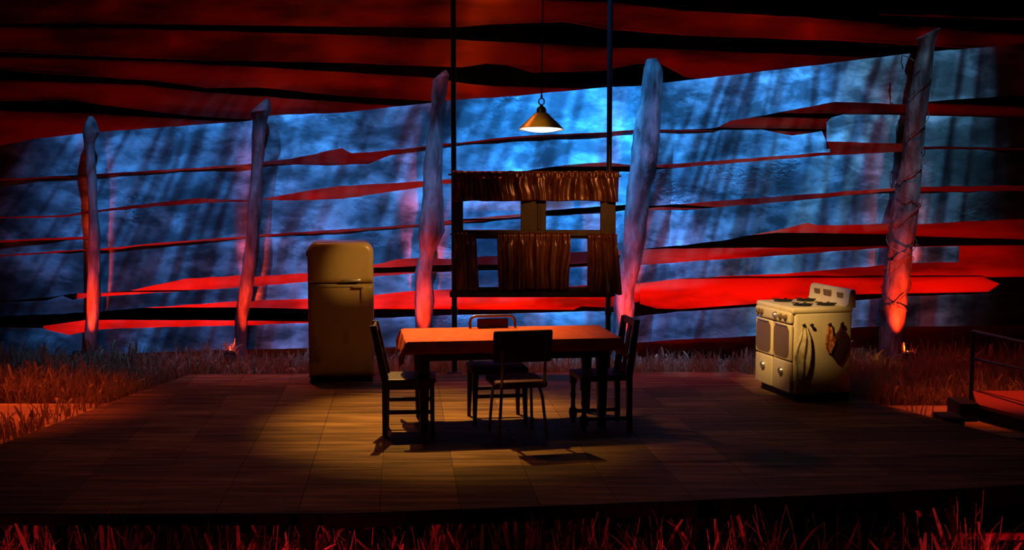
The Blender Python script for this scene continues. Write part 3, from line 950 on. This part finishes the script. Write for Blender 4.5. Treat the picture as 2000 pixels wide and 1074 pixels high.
def cloth_pt(u, v):
    x = (u - .5) * (tw + 2 * ohx)
    y = (v - .5) * (td + 2 * ohy)
    ex_, ey_ = max(0, abs(x) - tw / 2), max(0, abs(y) - td / 2)
    sx, sy = (1 if x > 0 else -1), (1 if y > 0 else -1)
    px_, py_ = min(abs(x), tw / 2) * sx, min(abs(y), td / 2) * sy
    drop = math.hypot(ex_, ey_)
    wav = 0.012 * math.sin(x * 17 + 1) * min(1, ey_ * 14) + 0.012 * math.sin(y * 15 + .6) * min(1, ex_ * 14)
    z = 0.006 + 0.0015 * noise.noise((x * 5, y * 5, 0)) - drop * .97
    return Vector((px_ + sx * (0.006 + ex_ * .16 + (ey_ * .35 if ex_ > 0 else 0)) * (1 if ex_ > 0 else 0) + (wav if ex_ > 0 else 0),
                   py_ + sy * (0.006 + ey_ * .18 + (ex_ * .35 if ey_ > 0 else 0)) * (1 if ey_ > 0 else 0) + (wav if ey_ > 0 else 0), z))


MB().grid(cloth_pt, 90, 52).build('sheet', 'cloth', cl, smooth=True, solid=0.003)


# ------------------------------------------------------------------ chairs (each faces its local -y)
def place(foot_local, foot_world, rz):
    return Vector(foot_world) - Matrix.Rotation(R(rz), 3, 'Z') @ Vector(foot_local)


# left: plain wooden chair
rz = 94.0
loc = place((-.165, .19, 0), P(752, 851, z=0), rz); loc.z = 0
ch = thing('dining_chair', 'plain dark wooden chair with open rail back at the left end of the table', 'chair', loc, rz, 'chairs around the dining table')
MB().box((0, -.01, .442), (.40, .42, .032), bevel=.008).build('seat', 'darkwood', ch)
for s in (-1, 1):
    MB().bar((s * .175, -.185, .43), (s * .175, -.19, 0), .04, .04, .75).build('leg', 'darkwood', ch)
    mb = MB()
    mb.bar((s * .165, .185, .46), (s * .165, .19, 0), .045, .05, .8)
    mb.bar((s * .165, .275, .885), (s * .165, .185, .45), .032, .05, 1.2)
    mb.build('back_post', 'darkwood', ch)
    MB().box((s * .172, 0, .19 + .04 * (s > 0)), (.02, .37, .032)).build('stretcher', 'darkwood', ch)
    MB().box((s * .172, 0, .40), (.02, .36, .055)).build('seat_rail', 'darkwood', ch)
MB().box((0, .265, .85), (.31, .022, .06), bevel=.004, rot=(R(-12), 0, 0)).build('top_rail', 'darkwood', ch)
MB().box((0, .225, .655), (.31, .02, .045), bevel=.004, rot=(R(-12), 0, 0)).build('mid_rail', 'darkwood', ch)
MB().box((0, .188, .27), (.31, .02, .03)).build('stretcher', 'darkwood', ch)
MB().box((0, -.188, .30), (.33, .02, .03)).build('stretcher', 'darkwood', ch)

# right: wooden chair with a splat and turned front legs
rz = -79.0
loc = place((.175, .19, 0), P(1229, 839, z=0), rz); loc.z = 0
ch = thing('dining_chair', 'dark wooden chair with central splat and turned legs right of the table', 'chair', loc, rz, 'chairs around the dining table')
MB().box((0, -.015, .432), (.41, .42, .045), bevel=.01).build('seat', 'darkwood', ch)
for s in (-1, 1):
    MB().lathe([(.0, 0), (.018, 0), (.022, .03), (.03, .05), (.036, .085), (.034, .12), (.02, .135), (.017, .20), (.026, .24), (.019, .27), (.022, .33), (.032, .345), (.032, .42), (.0, .42)], 16, (s * .18, -.195, 0)).build('leg', 'darkwood', ch, smooth=True)
    mb = MB()
    mb.bar((s * .175, .185, .46), (s * .175, .19, 0), .046, .046, .85)
    mb.bar((s * .175, .245, .90), (s * .175, .185, .45), .034, .046, 1.15)
    mb.build('back_post', 'darkwood', ch)
    MB().box((s * .178, 0, .10), (.022, .37, .03)).build('stretcher', 'darkwood', ch)
MB().box((0, .243, .875), (.385, .026, .06), bevel=.008, rot=(R(-8), 0, 0)).build('top_rail', 'darkwood', ch)
MB().box((0, .215, .66), (.085, .014, .42), bevel=.004, rot=(R(-8), 0, 0)).build('splat', 'darkwood', ch)
MB().box((0, .19, .49), (.33, .022, .045)).build('back_rail', 'darkwood', ch)
MB().box((0, .0, .10), (.35, .022, .028)).build('stretcher', 'darkwood', ch)

# back: tubular chair facing the house
rz = 9.0
mid = P(977, 829, z=0)
loc = place((0, -.20, 0), mid, rz); loc.z = 0
ch = thing('dining_chair', 'chair with bent tube back frame and dark panel behind the table', 'chair', loc, rz, 'chairs around the dining table')
MB().box((0, -.01, .452), (.48, .44, .055), bevel=.022, seg=3).build('seat', 'vinyl', ch, smooth=True)
arch = [(-.195, .20, .42), (-.197, .245, .78)]
for k in range(7):
    a = math.pi - math.pi / 2 * k / 6
    arch.append((-.197 + .055 + .055 * math.cos(a), .25 + .004 * k / 6, .805 + .055 * math.sin(a)))
for k in range(7):
    a = math.pi / 2 - math.pi / 2 * k / 6
    arch.append((.197 - .055 + .055 * math.cos(a), .254 - .004 * k / 6, .805 + .055 * math.sin(a)))
arch += [(.197, .245, .78), (.195, .20, .42)]
MB().tube(arch, .012, 8).build('back_frame', 'tube', ch, smooth=True)
MB().box((0, .238, .72), (.27, .022, .24), bevel=.008, rot=(R(-6), 0, 0)).build('backrest', 'vinyl', ch)
for sx in (-1, 1):
    for sy in (-1, 1):
        MB().bar((sx * .205, sy * .185, .435), (sx * .215, sy * .20, 0), .05, .045, .55).build('leg', 'darkwood', ch)
MB().box((0, -.19, .24), (.40, .022, .03)).build('stretcher', 'darkwood', ch)
MB().box((0, .19, .24), (.40, .022, .03)).build('stretcher', 'darkwood', ch)

# front: padded kitchen chair with its back to the house
rz = 193.0
mid = P(1021, 862, z=0)
loc = place((0, .22, 0), mid, rz); loc.z = 0
ch = thing('kitchen_chair', 'maroon padded kitchen chair with metal tube legs in front of the table', 'chair', loc, rz, 'chairs around the dining table')
MB().box((0, -.01, .44), (.42, .42, .06), bevel=.026, seg=4).build('seat', 'vinyl', ch, smooth=True)


pad = MB().box((0, 0, 0), (.47, .045, .255), bevel=.02, seg=4)
for v in pad.bm.verts:
    v.co.y += 1.0 * (v.co.x ** 2) * -.35
    v.co.z += .02 * (v.co.x / .235) ** 2
    v.co = Matrix.Rotation(R(-8), 3, 'X') @ v.co + Vector((0, .235, .73))
pad.build('backrest', 'vinyl', ch, smooth=True)
for s in (-1, 1):
    MB().tube([(s * .17, .262, .72), (s * .17, .255, .60), (s * .17, .238, .47), (s * .17, .21, .425), (s * .165, .15, .415), (s * .16, -.15, .415)], .0115, 8).build('back_tube', 'tube', ch, smooth=True)
    MB().tube([(s * .15, .14, .42), (s * .165, .19, .34), (s * .195, .235, 0)], .0125, 8).build('leg', 'tube', ch, smooth=True)
    MB().tube([(s * .15, -.12, .42), (s * .16, -.16, .34), (s * .18, -.20, 0)], .0125, 8).build('leg', 'tube', ch, smooth=True)

# ------------------------------------------------------------------ pendant lamp over the table
LY = 9.9
lc = P(1057, 253, y=LY)
lam = thing('pendant_lamp', 'brass cone pendant lamp glowing white, hung over the table', 'lamp', lc)
lam.rotation_euler = (R(-3.5), R(0.6), 0)
MB().lathe([(0.195, 0.0), (0.192, 0.006), (0.062, 0.132), (0.052, 0.140), (0.040, 0.142)], 40).build('shade', 'brass', lam, smooth=True)
MB().lathe([(0.191, 0.0015), (0.058, 0.128), (0.0, 0.130)], 40).build('shade_lining', 'shade_in', lam, smooth=True)
MB().lathe([(0.0, -.022), (0.06, -.019), (0.12, -.010), (0.165, 0.006), (0.165, 0.03), (0.0, 0.05)], 32).build('bulb', 'bulb', lam, smooth=True)
MB().lathe([(0.04, 0.138), (0.042, 0.165), (0.036, 0.185), (0.018, 0.20), (0.010, 0.21), (0.0, 0.212)], 20).build('cap', 'blackmetal', lam, smooth=True)
MB().tube([(0.024 * math.cos(a), 0, 0.238 + 0.028 * math.sin(a)) for a in [2 * math.pi * k / 16 for k in range(17)]], 0.0055, 6, cap=False).build('ring', 'blackmetal', lam, smooth=True)
MB().tube([(0, 0, .262), (0, 0, .29)], [.006, .012], 8).build('hook', 'blackmetal', lam)
cd_ = MB().tube([(0, 0, .285), (0.005, 0.05, 1.2), (0.0, 0.1, 3.2)], 0.006, 6).build('cord', 'blackmetal', lam)
pl = bpy.data.lights.new('pendant_light', 'SPOT')
pl.energy = 5; pl.color = (1.0, 0.62, 0.30); pl.spot_size = R(150); pl.spot_blend = 0.6; pl.shadow_soft_size = 0.06
po = bpy.data.objects.new('pendant_light', pl); C.objects.link(po)
po.location = lc + Vector((0, 0, -0.05))

# ------------------------------------------------------------------ hung window with curtains
WNY = 12.02


def W(px, py):
    return P(px, py, y=WNY)


wbase = W(1040, 578)
win = thing('window_frame', 'old dark double window frame held between two black poles', 'window', wbase)


def wbox(name, x0, x1, y0, y1, t, material, dy=0.0, parent=None, bevel=.006):
    a, b = W(x0, y0), W(x1, y1)
    c = (a + b) / 2 - wbase
    return MB().box((c.x, dy, c.z), (abs(b.x - a.x), t, abs(a.z - b.z)), bevel=bevel, seg=1).build(name, material, parent or win)


wbox('stile', 884, 905, 333, 578, .07, 'frame')
wbox('stile', 1173, 1201, 336, 578, .07, 'frame')
wbox('mullion', 1017, 1066, 345, 565, .05, 'frame', .005)
wbox('mullion_strip', 1050, 1056, 392, 448, .012, 'frame', -.028)
wbox('top_rail', 884, 1201, 334, 352, .066, 'frame', .004)
wbox('mid_rail', 900, 1176, 449, 466, .062, 'frame', .004)
wbox('bottom_rail', 884, 1201, 561, 572, .066, 'frame', .004)
wbox('sill', 879, 1195, 568, 579, .12, 'frame', -.02)
for x0, x1, y0, y1, g_ in ((905, 1017, 352, 449, 'glass'), (1066, 1173, 352, 449, 'glass'), (905, 1017, 466, 561, 'glass_smoked'), (1066, 1173, 466, 561, 'glass_smoked')):
    wbox('pane', x0, x1, y0, y1, .004, g_, .02, bevel=0)
for name, x0, x1, yy in (('curtain_rod', 876, 1212, 341), ('curtain_rod', 880, 1205, 457)):
    a, b = W(x0, yy) - wbase, W(x1, yy + 3) - wbase
    MB().tube([a + Vector((0, -.06, 0)), b + Vector((0, -.06, 0))], .009, 8).build(name, 'blackmetal', win)


def curtain(label, x0, x1, y0, y1, folds, amp, seed, xb0=None, xb1=None, ruffle=5, pinch=0.0):
    xb0, xb1 = xb0 or x0, xb1 or x1
    base = W((x0 + x1) / 2, y1)
    r = thing('curtain', label, 'curtain', base, 0, 'brown satin window curtains')
    nu = max(30, int((x1 - x0) * .9))

    def fn(u, v):
        ll = x0 + (xb0 - x0) * v
        rr = x1 + (xb1 - x1) * v
        px = ll + (rr - ll) * u
        py = y0 + (y1 - y0) * v
        if v == 0:
            py -= ruffle * (.4 + .6 * abs(noise.noise((u * folds * 1.7, seed, 0))))
        py += v * 3 * noise.noise((u * 7, seed, 2.0)) + (x1 - x0) * 0
        p = W(px, py)
        ph = u * folds * 2 * math.pi + 2.2 * noise.noise((u * 4, v * 1.3, seed))
        a = amp * (0.45 + 0.55 * min(1, v * 2.2)) * (0.6 + .8 * abs(noise.noise((u * 3.1, seed + 5, v))))
        dy = -0.082 + a * math.sin(ph) + .4 * a * math.sin(2.3 * ph + seed) + .010 * noise.noise((u * folds * 1.3, v * 2.2, seed))
        if v < .14 and ruffle:
            dy = -.082 + (dy + .082) * .45 - .008 * math.sin(u * folds * 6.3 * 2.7)
        return p + Vector((0, dy, 0)) - base
    MB().grid(fn, nu, 22).build('fabric', 'curtain', r, smooth=True, solid=.003)
    return r


curtain('gathered brown satin valance across the top of the window', 884, 1208, 338, 393, 9, .042, 1.7, 884, 1206, 6)
curtain('narrow brown curtain hanging at the left lower window edge', 888, 930, 455, 567, 2, .020, 4.2, 884, 936, 3)
curtain('wide brown satin curtain covering the middle of the lower window', 971, 1114, 456, 566, 5, .040, 9.4, 974, 1110, 4)
curtain('brown curtain flaring out past the right lower window edge', 1146, 1203, 458, 574, 3, .028, 6.1, 1146, 1214, 4)

for px0, pxb, lab in ((892, 888, 'black upright pole holding the left side of the window frame'), (1187, 1187, 'black upright pole holding the right side of the window frame')):
    q = P(pxb, 729, y=WNY + .10)
    x_ = q.x
    r = thing('support_pole', lab, 'pole', (x_, WNY + .10, 0), 0, 'black poles carrying the window')
    MB().tube([(0, 0, 0.0), (0, 0, 5.6)], .028, 12).build('pipe', 'blackmetal', r, smooth=True)
    MB().box((0, 0, .006), (.16, .14, .012), bevel=.002, seg=1).build('base_plate', 'blackmetal', r)
    MB().tube([(0, -.02, .62), (0, -.02, .70)], .036, 12).build('clamp', 'blackmetal', r)

# ------------------------------------------------------------------ ramp, steps and railing at the right
RZ = 0.10
A0, A1, A2 = P(1900, 763, z=RZ), P(1908, 789, z=RZ), P(2010, 816, z=RZ)
A3, A4 = Vector((6.4, A2.y - .35, RZ)), Vector((6.4, A0.y, RZ))
rampc = Vector((A1.x, A1.y, -0.1))
rp = thing('ramp', 'low dark red ramp beside the railing at the far right', 'ramp', rampc)
MB().prism([((p - rampc).x, (p - rampc).y) for p in (A1, A2, A3, A4, A0)], 'z', RZ + 0.1 - .03, RZ + .1).build('deck', 'railred', rp)
MB().prism([((p - rampc).x * .98 + .02, (p - rampc).y * .98 + .03) for p in (A1, A2, A3, A4, A0)], 'z', 0.0, RZ + .1 - .03).build('skirt', 'black', rp)
s0 = P(1890, 822, z=-.04)
o = MB().box((0, 0, .08), (.16, .30, .16), bevel=.006, seg=1).build('step_box', 'black'); o.location = (s0.x, s0.y + .12, -.04)
tag(o, 'small black step box at the foot of the railing post', 'step')
s1 = P(1866, 830, z=-.04)
o = MB().box((0, 0, .035), (.18, .26, .07), bevel=.006, seg=1).build('step_board', 'black'); o.location = (s1.x - .02, s1.y + .10, -.04)
tag(o, 'low black step board beside the step box, next to the platform', 'step')
rb = P(1896, 800, z=-.1)
rl = thing('railing', 'black metal pipe railing with two rails at the far right', 'railing', (rb.x, rb.y, -.1))
zt, zm = P(1896, 647, y=rb.y).z + .1, P(1896, 700, y=rb.y).z + .1
MB().tube([(0, 0, 0), (0, 0, zt)], .02, 10).build('post', 'blackmetal', rl, smooth=True)
e1 = P(2010, 671, z=zt - .1) - Vector((rb.x, rb.y, -.1)); e2 = P(2010, 724, z=zm - .1) - Vector((rb.x, rb.y, -.1))
MB().tube([(0, 0, zt), e1 * 1.0, (e1.x * 2.6, e1.y * 2.6, zt)], .016, 10).build('top_rail', 'blackmetal', rl, smooth=True)
MB().tube([(0, 0, zm), e2 * 1.0, (e2.x * 2.6, e2.y * 2.6, zm)], .014, 10).build('mid_rail', 'blackmetal', rl, smooth=True)
MB().tube([(e1.x * 2.6, e1.y * 2.6, 0), (e1.x * 2.6, e1.y * 2.6, zt)], .02, 10).build('post', 'blackmetal', rl, smooth=True)
# strip of lower floor at the bottom right
q0 = P(1790, 1036, z=-.25)
o = MB().box((1.2, .35, .0), (2.6, .5, .05), bevel=.006, seg=1).build('front_step', 'railred'); o.location = (q0.x + .1, q0.y - .15, -.275)
tag(o, 'low dark red step below the front right platform edge', 'step')
MB().box((1.2, .35, -.225), (2.5, .4, .40)).build('riser', 'black', o)


# ------------------------------------------------------------------ dry grass
def grass(name, label, n, sampler, hmin, hmax, wid, seed, bend=0.6, seeds=0.12):
    rnd = random.Random(seed)
    V, Fc = [], []
    for _ in range(n):
        s = sampler(rnd)
        if s is None:
            continue
        x, y, z, k = s
        h_ = rnd.uniform(hmin, hmax) * k
        az = rnd.uniform(0, 2 * math.pi)
        be = rnd.random() ** 2 * bend * 2.2
        lean = rnd.uniform(0, .35)
        d = Vector((math.cos(az), math.sin(az), 0))
        sd = Vector((-d.y, d.x, 0)) if abs(d.x) < .8 else Vector((1, 0, 0))
        fa = rnd.uniform(0, math.pi)
        sd = Vector((math.cos(fa), math.sin(fa) * .5, 0)).normalized()
        p = Vector((x, y, z))
        i0 = len(V)
        ns = 6
        ang = lean
        head = rnd.random() < seeds
        for q in range(ns + 1):
            t = q / ns
            wd = wid * rnd.uniform(.9, 1.1) * (1 - .8 * t)
            if head and t > .6:
                wd = wid * 1.9 * (1 if t < .95 else .5)
            V.append(p - sd * wd / 2); V.append(p + sd * wd / 2)
            ang += be * (1.9 * t) / ns * 2
            p = p + (Vector((0, 0, 1)) * math.cos(ang) + d * math.sin(ang)) * (h_ / ns)
        for q in range(ns):
            a = i0 + 2 * q
            Fc.append((a, a + 1, a + 3, a + 2))
    me = bpy.data.meshes.new(name)
    me.from_pydata([tuple(v) for v in V], [], Fc)
    me.materials.append(M['grass'])
    o = bpy.data.objects.new(name, me)
    C.objects.link(o)
    return tag(o, label, 'grass', kind='stuff')


def clump_sampler(region, nclump, seed, spread=.12, zfn=lambda x, y: -0.1, kfn=lambda x, y: 1.0, ok=lambda x, y: True):
    rr = random.Random(seed)
    cs = []
    while len(cs) < nclump:
        x, y = rr.uniform(region[0], region[1]), rr.uniform(region[2], region[3])
        if ok(x, y):
            cs.append((x, y, rr.uniform(.6, 1.25)))

    def f(r):
        c = r.choice(cs)
        x, y = c[0] + r.gauss(0, spread), c[1] + r.gauss(0, spread)
        if not ok(x, y):
            return None
        return x, y, zfn(x, y), c[2] * kfn(x, y)
    return f


def in_deck(x, y, m=0.0):
    for a, b in zip(DECK, DECK[1:] + DECK[:1]):
        L_ = math.hypot(b.x - a.x, b.y - a.y)
        if ((b.x - a.x) * (y - a.y) - (b.y - a.y) * (x - a.x)) / L_ < -m:
            return False
    return True


LIGHTS = [(o.location.x, o.location.y) for o in C.objects if o.name.startswith('footlight') and o.type == 'EMPTY']


def clear_of(x, y):
    if in_deck(x, y, 0.05):
        return False
    for lx, ly in LIGHTS:
        if abs(x - lx) < .10 and -.12 < y - ly < .45:
            return False
    for ax_ in post_axes:
        if math.hypot(x - ax_[-1][0].x, y - PY) < .2:
            return False
    return True


def off_paths(x, y):
    if not clear_of(x, y):
        return False
    if -6.7 < x < -3.3 and 8.6 < y < 10.7:
        return in_deck(x, y, .36) and random.random() < .7
    if 3.2 < x < 4.3 and 9.0 < y < 10.6:
        return in_deck(x, y, .16) and random.random() < .5
    if x > A1.x - .15 and A2.y - .5 < y < A0.y + .1:
        return False
    if 3.7 < x < 4.6 and 9.0 < y < 10.3:
        return False
    return y < 13.05


grass('grass_behind_platform', 'dry grass between the platform and the plank wall behind the table', 9000,
      clump_sampler((-3.6, 3.0, 12.2, 13.0), 420, 5, ok=off_paths), .10, .25, .013, 1)
grass('grass_left', 'dry red-lit grass beyond the left platform edge', 9000,
      clump_sampler((-6.6, -3.2, 8.9, 13.0), 380, 8, ok=off_paths, zfn=lambda x, y: -.04 if y < 10.7 else -.1, kfn=lambda x, y: .75 if y < 10.7 else 1), .14, .34, .014, 2)
grass('grass_right', 'dry red-lit grass beyond the right platform edge', 8000,
      clump_sampler((2.9, 6.4, 8.9, 13.0), 330, 9, ok=off_paths, zfn=lambda x, y: -.04 if y < 10.6 and x < 4.3 else -.1, kfn=lambda x, y: .6 if y < 10.6 else 1), .14, .34, .014, 3)


def front_ok(x, y):
    return True


grass('grass_front', 'dry grass under and in front of the platform front edge', 5200,
      clump_sampler((-3.9, 3.2, 6.75, 7.6), 150, 12, .10, zfn=lambda x, y: -.70, kfn=lambda x, y: 1.0 if y > 7.15 + max(0, x) * .14 else 1.08), .38, .56, .014, 4, bend=1.05, seeds=.2)


def tuft(name, label, c, n, seed, r0=.035, hmin=.20, hmax=.34):
    def f(r):
        return c[0] + r.gauss(0, r0), c[1] + r.gauss(0, r0), -0.1, 1.0
    return grass(name, label, n, f, hmin, hmax, .014, seed, bend=.7, seeds=.2)


_l = [(o.location.x, o.location.y) for o in C.objects if o.type == 'EMPTY' and o.name.startswith('footlight')]
tuft('grass_tuft', 'tuft of grass glaring white-hot in the footlight beam left of the refrigerator', (_l[1][0] - .01, _l[1][1] + .10), 60, 31, .022)
tuft('grass_tuft', 'tuft of grass lit by the footlight at the wired post behind the stove', (_l[4][0] + .03, _l[4][1] + .12), 34, 32, .03)
